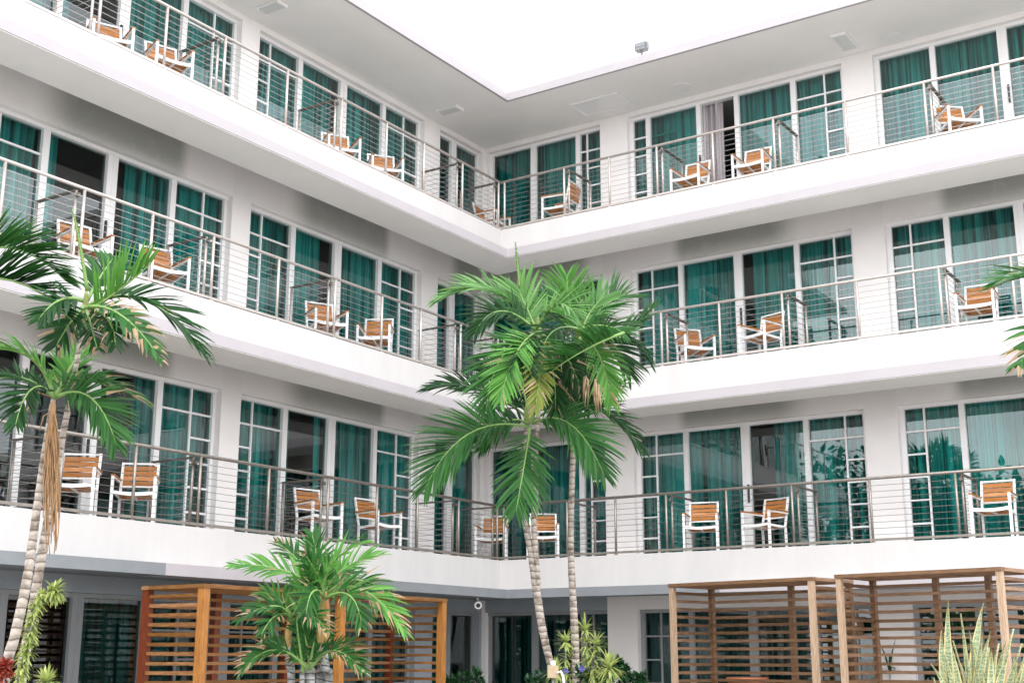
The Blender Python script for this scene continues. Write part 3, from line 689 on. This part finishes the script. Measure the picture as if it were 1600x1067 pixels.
# --- central clump
D=15.0
def central_extras(root,put,rnd):
    mb=MB()
    for i in range(34):
        x0,y0=rnd.choice(((826,560),(846,570),(812,575),(925,600)))
        x0+=rnd.uniform(-12,12); y0+=rnd.uniform(-14,14); ln=rnd.uniform(12,42); sp=rnd.uniform(-6,6)
        mb.tube([unproj(x0,y0,D-.8),unproj(x0+sp*.5,y0-4+ln*.4,D-.95),unproj(x0+sp,y0+ln,D-.95)],[.016,.012,.003],4)
    dl=put(mb.build('dry_leaflets',M_dry,root)); dl['kind']='stuff'
palm('palm_tree','tallest palm clump, mid courtyard, with a forked trunk and one straight trunk','palm tree','palm trees in the courtyard',
 [(D,[(868,1067,10),(861,1040,10),(848,985,11),(838,920,11),(829,860,9),(818,800,8),(814,740,7),(820,690,7),(826,655,7)],M_trunk,'trunk'),
  (D-.02,[(841,912,8),(836,850,8),(834,790,7),(838,700,7),(842,610,6),(838,540,6)],M_trunk,'trunk'),
  (D+.4,[(900,1067,11),(898,990,11),(895,930,10),(892,860,9),(893,780,8),(896,700,8),(902,600,7),(906,545,7)],M_trunk,'trunk'),
  (D,[(826,662,8),(828,640,9),(831,620,5)],M_shaft_green,'crownshaft'),(D,[(838,545,8),(838,515,9),(837,490,4)],M_shaft_green,'crownshaft'),(D+.4,[(906,548,8),(907,520,9),(908,490,4)],M_shaft_green,'crownshaft')],
 [# lower crown
  ((830,668),(718,640),(664,764),D-.3,-.5,66,'mid',.62,.0),
  ((828,668),(822,712),(806,800),D-.5,-.6,62,'mid',.88,.0),
  ((832,662),(895,625),(944,742),D-.3,-.5,62,'mid',.55,.0),
  ((836,655),(930,585),(1004,706),D+.2,.2,46,'dark',.45,.05),
  ((826,655),(750,585),(668,606),D+.3,.3,46,'dark',.4,.0),
  ((828,655),(800,600),(742,566),D+.5,.6,44,'dark',.4,0),
  ((833,650),(850,590),(905,560),D+.5,.6,50,'dark',.4,0),
  ((832,650),(860,620),(968,600),D+.4,.5,56,'dark',.4,.0),
  ((825,662),(790,640),(752,700),D-.1,-.1,42,'dark',.5,.1),
  ((836,660),(880,650),(900,690),D+.1,.0,50,'dark',.5,.1),
  ((826,650),(818,600),(806,560),D+.2,.3,44,'dark',.5,0),
  # upper left crown
  ((838,515),(775,415),(683,470),D,.1,52,'pale',.35,.0),
  ((836,515),(775,455),(742,520),D-.2,-.3,48,'dark',.5,.0),
  ((838,515),(818,470),(808,448),D-.1,.2,52,'pale',.6,0),
  ((838,520),(770,535),(760,640),D-.5,-.6,58,'mid',.62,.0),
  ((836,520),(800,540),(782,625),D-.6,-.6,48,'bright',.7,.1),
  ((838,525),(850,560),(836,640),D-.7,-.7,38,'yellow',.8,.15),
  ((838,515),(870,450),(900,492),D-.3,-.5,46,'pale',.45,.0),
  ((838,515),(800,480),(760,500),D+.2,.4,50,'dark',.4,0),
  ((838,515),(860,480),(872,460),D+.3,.4,50,'mid',.4,0),
  ((838,520),(880,530),(905,600),D-.3,-.4,44,'dark',.6,.1),
  ((838,520),(815,530),(822,590),D-.5,-.5,46,'dark',.7,.15),
  ((838,520),(870,560),(868,640),D-.2,-.4,46,'dark',.7,.1),
  # upper right crown
  ((908,525),(885,480),(886,432),D+.3,.2,50,'bright',.55,.0),
  ((908,525),(916,485),(946,462),D+.2,.2,54,'pale',.55,.0),
  ((912,512),(945,470),(976,462),D+.4,.2,54,'mid',.5,.0),
  ((975,520),(915,540),(862,580),D-.6,-.7,60,'mid',-1,.0),
  ((912,520),(975,540),(1024,476),D+.3,.1,44,'mid',.25,.0),
  ((912,522),(975,500),(1014,566),D+.5,.4,46,'dark',.4,.0),
  ((912,530),(940,535),(956,632),D,-.2,46,'bright',.75,.2),
  ((908,520),(880,490),(838,470),D+.5,.6,46,'mid',.4,0),
  ((908,525),(905,560),(922,640),D+.2,-.1,46,'dark',.7,.1),
  ((908,525),(890,560),(882,640),D+.1,-.1,46,'dark',.7,.2),
  ((908,515),(960,520),(985,585),D+.2,.1,52,'dark',.5,.0),
  ((908,515),(940,500),(975,520),D,-.3,50,'mid',.5,.0),
  ((908,515),(860,500),(848,545),D-.3,-.5,52,'dark',.5,.0),
  # spear
  ((812,450),(809,415),(805,378),D,.0,2.5,'pale',.5,0)],23,central_extras)
# --- small clustering palm in front of the long pergola
D=12.3
palm('palm_tree','small clustering palm with tan leaf tips in front of the long pergola','palm tree','palm trees in the courtyard',
 [(D,[(512,1067,8),(510,1050,7),(506,1020,6),(503,1000,6)],M_trunk2,'trunk'),(D-.1,[(484,1067,8),(483,1048,8),(482,1040,7)],M_trunk2,'trunk'),
  (D+.1,[(455,1067,6),(453,1040,6),(450,1010,5)],M_trunk2,'trunk'),(D-.15,[(472,1067,4),(472,1052,4)],M_trunk2,'trunk'),(D+.1,[(503,1067,9),(505,1050,9)],M_trunk2,'trunk'),
  (D,[(503,1003,8),(504,960,9),(505,925,6)],M_shaft,'crownshaft'),(D-.2,[(511,1000,4),(512,960,4),(510,930,3)],M_shaft,'crownshaft'),(D+.1,[(450,1012,5),(451,985,5),(454,965,3)],M_shaft,'crownshaft')],
 [((505,935),(500,870),(572,846),D-.1,-.1,42,'bright',.35,.0),
  ((505,935),(470,880),(366,882),D,.0,40,'bright',.4,.05),
  ((504,930),(498,880),(488,835),D+.2,.2,36,'mid',.5,.1),
  ((504,930),(470,870),(430,846),D+.3,.3,32,'mid',.4,.5),
  ((506,930),(520,880),(598,866),D+.2,.2,40,'bright',.35,.1),
  ((508,935),(560,880),(634,988),D-.2,-.3,46,'bright',.4,.5),
  ((508,935),(555,905),(565,975),D-.3,-.4,42,'mid',.55,.2),
  ((508,930),(560,880),(612,935),D+.1,.0,38,'mid',.4,.2),
  ((504,930),(485,905),(478,960),D-.2,-.3,38,'mid',.6,.2),
  ((506,925),(520,905),(540,890),D+.3,.3,44,'mid',.5,0),
  ((503,930),(480,900),(452,925),D+.2,.2,40,'mid',.5,0),
  ((506,928),(500,900),(478,868),D-.1,-.1,40,'mid',.6,.3),
  ((455,968),(440,925),(374,968),D-.2,-.2,36,'mid',.4,.3),
  ((456,965),(475,930),(482,890),D-.1,-.1,34,'bright',.5,0),
  ((456,965),(440,930),(412,925),D+.1,.1,34,'bright',.45,.1),
  ((456,968),(480,940),(510,985),D-.3,-.4,34,'mid',.5,.5),
  ((456,965),(430,945),(408,992),D-.3,-.4,30,'mid',.5,.1),
  ((482,1046),(430,985),(378,1046),D-.3,-.2,38,'mid',.4,.55),
  ((484,1046),(520,985),(566,1050),D-.3,-.3,40,'mid',.4,.5),
  ((484,1042),(480,1000),(468,960),D-.1,.1,34,'mid',.5,0),
  ((484,1042),(490,1000),(500,965),D-.1,.2,38,'mid',.4,0),
  ((484,1044),(450,1010),(420,1000),D,.2,34,'mid',.4,.2),
  ((484,1044),(520,1010),(556,1005),D,.2,36,'mid',.4,.3),
  ((474,1050),(466,1000),(462,955),D-.4,.0,5,'mid',.5,0)],31)
# --- palm just outside the right edge
D=9.0
palm('palm_tree','palm at the right edge showing only the tips of its fronds','palm tree','palm trees in the courtyard',
 [(D,[(1760,1067,17),(1745,900,15),(1735,700,12),(1730,520,10)],M_trunk,'trunk')],
 [((1728,500),(1660,400),(1560,445),D,.0,70,'mid',.3,.1),((1728,505),(1650,470),(1592,570),D-.2,-.2,60,'mid',.5,.3),((1728,500),(1720,400),(1660,330),D,.2,60,'mid',.4,0),
  ((1728,500),(1790,400),(1850,450),D,.2,60,'mid',.4,0),((1728,505),(1780,520),(1800,620),D-.2,-.2,60,'mid',.5,0),((1728,505),(1700,540),(1690,640),D-.3,-.2,60,'dark',.6,0)],41)
# ---------------------------------------------------------------- low plants
def rosette(mb,c,axis,n,ln,wd,rnd,spread=(25,100),droop=.8,edge=False):
    axis=axis.normalized(); a=axis.orthogonal().normalized(); b=axis.cross(a)
    for i in range(n):
        ph=rnd.random()*6.283; th=R(rnd.uniform(*spread)); d=axis*math.cos(th)+(a*math.cos(ph)+b*math.sin(ph))*math.sin(th)
        l=ln*rnd.uniform(.7,1.1); q=c.copy(); sd_=d.cross(Vector((0,0,1))); 
        if sd_.length<.05: sd_=a.copy()
        sd_.normalize(); prev=None; K=5; dr=droop*rnd.uniform(.5,1.4)
        for s in range(K+1):
            h=sd_*wd*.5*(.5,.95,1,.85,.5,.05)[s]
            x=mb.bm.verts.new(q-h); y=mb.bm.verts.new(q+h)
            if prev: mb.face([prev[0],prev[1],y,x])
            prev=(x,y); d=(d-Vector((0,0,1))*dr/K).normalized(); q=q+d*(l/K)
def dracaena(label,D,stem,seed,ln_px=26,step=9,wd=.022,n=9,m=None,headn=34):
    rnd=random.Random(seed); pts=[unproj(x,y,D) for x,y in stem]
    bx=Vector((pts[0].x,pts[0].y,0)); root=empty('dracaena',bx); tag(root,label,'dracaena','variegated dracaena plants')
    full=[Vector((pts[0].x,pts[0].y,0))]+pts
    mb=MB(); mb.tube([p-bx for p in full],.012,6); mb.build('stem',M_trunk2,root)
    mb=MB(); ln=ln_px*D/F_PX; st=step*D/F_PX
    acc=0
    for i in range(len(pts)-1):
        a,b=pts[i],pts[i+1]; k=max(1,int((b-a).length/st))
        for j in range(k): 
            rosette(mb,a+(b-a)*(j/k)-bx,(b-a),n,ln*rnd.uniform(.75,1),wd,rnd,(45,110),.9)
    rosette(mb,pts[-1]-bx,(pts[-1]-pts[-2]),headn,ln*1.15,wd,rnd,(5,105),.9)
    mb.build('leaves',m or M_var,root,fix=False)
dracaena('tall curving yellow-green dracaena climbing beside the left palm trunks',9.9,[(30,1062),(44,1010),(52,960),(62,930),(84,924)],1,24,6,n=18,headn=90)
dracaena('low pale dracaena head at the foot of the left palm trunks',9.7,[(62,1110),(66,1080),(72,1066)],2,26,9,headn=90)
dracaena('dracaena column left of the straight middle palm trunk',14.6,[(885,1060),(884,1020),(884,1003)],3,22,7,n=12,headn=50)
dracaena('tallest dracaena just right of the straight middle palm trunk',14.8,[(917,1060),(916,1010),(914,985)],4,24,7,n=14,headn=50)
dracaena('dracaena column in front of the tallest one, right of the straight middle palm trunk',14.4,[(926,1060),(927,1030),(931,1008)],5,24,7,n=16,headn=50)
dracaena('round pale dracaena head lowest at the left of the middle clump',14.2,[(868,1075),(868,1050)],6,22,8,n=14,headn=80)
dracaena('broad pale dracaena head at the right of the middle clump',14.2,[(952,1085),(950,1058),(952,1044)],7,28,8,n=18,headn=100)
def shrub(label,D,spots,seed,ln=.09,m=None,name='shrub',n=70,cat='shrub'):
    rnd=random.Random(seed); c0=unproj(spots[0][0],spots[0][1],D); bx=Vector((c0.x,c0.y,0)); root=empty(name,bx); tag(root,label,cat)
    mb=MB(); st=MB()
    for x,y,r in spots:
        c=unproj(x,y,D)-bx; rr=r*D/F_PX
        for i in range(n):
            v=Vector((rnd.gauss(0,1),rnd.gauss(0,1),rnd.gauss(0,1))).normalized()*rr*rnd.uniform(.35,1.05)
            rosette(mb,c+v,v,3,ln*rnd.uniform(.7,1.2),ln*.42,rnd,(10,80),.5)
        st.tube([Vector((0,0,0)),Vector((c.x*.5,c.y*.5,max(.05,c.z*.5))),c],[.018,.012,.006],5)
    mb.build('foliage',m or M_shrub,root,fix=False); st.build('stem',M_trunk2,root)
    return root
sh=shrub('dark glossy shrub bed around the feet of the middle palm trunks',14.7,[(840,1072,22),(880,1066,22),(915,1062,20),(945,1072,24),(985,1074,22),(975,1050,9),(1000,1062,10),(966,1038,7)],9)
shrub('small dark shrub in shade under the security camera',18.5,[(722,1064,16),(742,1060,12),(705,1068,9)],10,ln=.11,n=46)
shrub('dark red croton at the bottom left edge',9.4,[(0,1050,11),(8,1042,9),(-8,1066,12)],12,ln=.07,m=M_croton,name='croton',n=34,cat='croton')
for (x,y,lb) in ((884,1048,'violet flower on the dark shrub left of the straight palm trunk'),(909,1044,'pale violet flower on the dark shrub right of the straight palm trunk')):
    c=unproj(x,y,14.25); mb=MB(); rnd=random.Random(x)
    for i in range(6):
        a=i*math.pi/3; v=rt*math.cos(a)+up*math.sin(a); q=[c,c+v*.026+(v.cross(fw))*.014-fw*.01,c+v*.040,c+v*.026-(v.cross(fw))*.014-fw*.01]
        mb.face([mb.bm.verts.new(p-sh.location) for p in q])
    fl=mb.build('flower',M_violet,sh,fix=False); fl['label']=lb
# snake plant at bottom right
rnd=random.Random(77); D=8.2
tips=[(1482,935),(1502,958),(1536,942),(1470,985),(1455,1036),(1520,1000),(1548,985),(1562,1005),(1585,982),(1598,1005),(1490,1000),(1508,1010),(1528,1020),(1576,1020),(1612,1000),(1475,1020),(1545,1030),(1500,1035),(1565,1040),(1590,1035),(1535,990),(1555,1012),(1515,985),(1572,1000),(1463,1010),(1605,1025),(1480,1040),(1620,970),(1640,1000),(1523,1040)]+[(rnd.uniform(1455,1625),rnd.uniform(1005,1060)) for _ in range(34)]
c0=unproj(1530,1067,D); bx=Vector((c0.x,c0.y,0)); root=empty('snake_plant',bx); tag(root,'tall striped sword-leaved plant with cream edges at the bottom right corner','snake plant')
def snake_mat():
    m=bpy.data.materials.new('banded_sword_leaf'); m.use_nodes=True; n=m.node_tree.nodes; l=m.node_tree.links; p=n['Principled BSDF']
    t=n.new('ShaderNodeTexCoord'); w=n.new('ShaderNodeTexWave'); w.bands_direction='Z'; w.inputs['Scale'].default_value=14; w.inputs['Distortion'].default_value=9; w.inputs['Detail'].default_value=3; w.inputs['Detail Scale'].default_value=3
    c=n.new('ShaderNodeValToRGB'); c.color_ramp.elements[0].position=.3; c.color_ramp.elements[0].color=(.15,.20,.11,1); c.color_ramp.elements[1].position=.7; c.color_ramp.elements[1].color=(.33,.38,.24,1)
    l.new(t.outputs['Object'],w.inputs['Vector']); l.new(w.outputs['Fac'],c.inputs['Fac']); l.new(c.outputs['Color'],p.inputs['Base Color']); p.inputs['Roughness'].default_value=.4; return m
M_snake=snake_mat()
for i,(tx,ty) in enumerate(tips):
    d=D+rnd.uniform(-.3,.35); tip=unproj(tx,ty,d); b=unproj(1530+(tx-1530)*.45+rnd.uniform(-12,12),1180,d+rnd.uniform(-.1,.1)); b=b+(tip-b)*0; b.z=max(b.z,0)
    mb=MB(); K=9; yaw=rnd.uniform(0,math.pi); sv=(rt*math.cos(yaw*.55-.8)+fw*math.sin(yaw*.55-.8)).normalized(); wd=rnd.uniform(.036,.058); prev=None
    mid=(b+tip)/2+rt*rnd.uniform(-.10,.10)
    tw=rnd.uniform(-.7,.7)
    for s in range(K+1):
        t=s/K; q=b*(1-t)**2+mid*2*t*(1-t)+tip*t*t; w=wd*(.55+.6*math.sin(t*math.pi*.72))*(1 if t<.6 else max(.02,1-((t-.6)/.4)**1.7))
        s2=(Matrix.Rotation(tw*t,3,'Z')@sv); nn=s2.cross(tip-b).normalized(); fold=.010
        row=[mb.bm.verts.new(q+s2*w*f_*.5-nn*fold*(1-abs(f_)) -bx) for f_ in (-1,-.74,0,.74,1)]
        if prev:
            for j in range(4): mb.mi=1 if j in (0,3) else 0; f_=mb.face([prev[j],prev[j+1],row[j+1],row[j]]); 
        prev=row
    lf=mb.build('leaf',[M_snake,M_snake_edge],root,fix=False)
# arching plant behind the right pergola and pot
dracaena('dark arching plant behind the slats of the right pergola',19.6,[(1392,1075),(1390,1050)],15,46,14,wd=.035,n=6,m=M_shrub,headn=16)
o=empty('plant_pot',unproj(1168,1066,20.2)*1.0); o.location.z=0; tag(o,'orange terracotta pot by the door behind the left pergola of the right-hand pair','pot')
m=MB(); m.tube([(0,0,0),(0,0,.6),(0,0,1.25),(0,0,1.3)],[.22,.26,.30,.30],20); m.tube([(0,0,1.3),(0,0,1.36)],[.33,.33],20); m.build('body',M_pot,o)
m=MB(); m.tube([(0,0,1.355),(0,0,1.375)],[.28,.28],20); m.build('soil',M_room,o)
# meter box at the trunk foot, wall box
o=empty('junction_box',unproj(864,1045,14.0)); o.location.z=0; zc=unproj(864,1045,14.0).z; tag(o,'small cream box with a white cap at the foot of the forked palm trunk','junction box')
Mb=mat('cream_plastic',(.42,.33,.21),.6,var=.1)
m=MB(); m.tube([(0,0,0),(0,0,zc-.06)],.015); m.build('stake',M_grey,o)
m=MB(); m.box(-.045,.045,-.04,.04,zc-.09,zc+.04); m.build('housing',Mb,o)
m=MB(); m.tube([(0,0,zc+.04),(0,0,zc+.09)],[.03,.026],12); m.build('cap',M_plast,o)
m=MB(); m.tube([(.05,0,zc-.04),(.1,0,zc-.02),(.13,0,zc-.08),(.14,0,zc-.3)],.012); m.build('cable',M_plast,o)
o=empty('wall_box',(7.25,DW-.004,0)); q=unproj(1397,955,21.4); o.location=(q.x-.1,DW-.003,2.12); tag(o,'small brown box mounted on the white pier behind the right pergola','wall box')
m=MB(); m.box(-.13,.13,-.10,0,-.12,.12); m.build('housing',M_perg['bleached'][0],o)
m=MB(); m.box(-.15,.15,-.13,0,.121,.145); m.build('lid',M_perg['bleached'][0],o)
m=MB(); m.box(-.05,.05,-.104,-.1005,.02,.07); m.build('lens',M_plast,o)

# unseen trees added opposite the building to darken reflections in the lower windows
def added_reflection_tree(x,y,h,r,seed,label):
    rnd=random.Random(seed); root=empty('tree',(x,y,0)); tag(root,label,'tree','trees on the open side of the courtyard')  # unseen tree, added only to darken window reflections
    mb=MB(); mb.tube([(0,0,0),(.1,0,h*.3),(0,.1,h*.5),(0,0,h*.75)],[.25,.2,.16,.06],9)
    cl=[]
    for i in range(9):
        a=i*2.4; q=Vector((math.cos(a)*r*.55,math.sin(a)*r*.55,h*rnd.uniform(.5,.85))); cl.append(q); mb.tube([(0,0,h*.4),q*.6+Vector((0,0,h*.15)),q],[.1,.06,.02],6)
    cl.append(Vector((0,0,h*.85))); mb.build('trunk',M_trunk2,root)
    mb=MB()
    for q in cl:
        for j in range(230):
            v=Vector((rnd.gauss(0,1),rnd.gauss(0,1),rnd.gauss(0,.75))).normalized()*r*.5*rnd.uniform(.5,1.05)
            rosette(mb,q+v,v,1,.42*rnd.uniform(.6,1.2),.24,rnd,(20,90),.4)
    mb.build('crown',M_shrub,root,fix=False)
for i,(x,y,h,r) in enumerate([(-12,-27,9,3.6),(-6,-30,10,3.8),(-.5,-28,8.2,3.4),(5.5,-33,8.6,3.6),(12,-34,9,3.8)]): added_reflection_tree(x,y,h,r,i+50,['broad tree opposite the building, beside the end of the left wing','tallest broad tree opposite the building','shortest broad tree opposite the building','broad tree opposite the building, behind the camera','broad tree opposite the building, farthest from the left wing'][i])
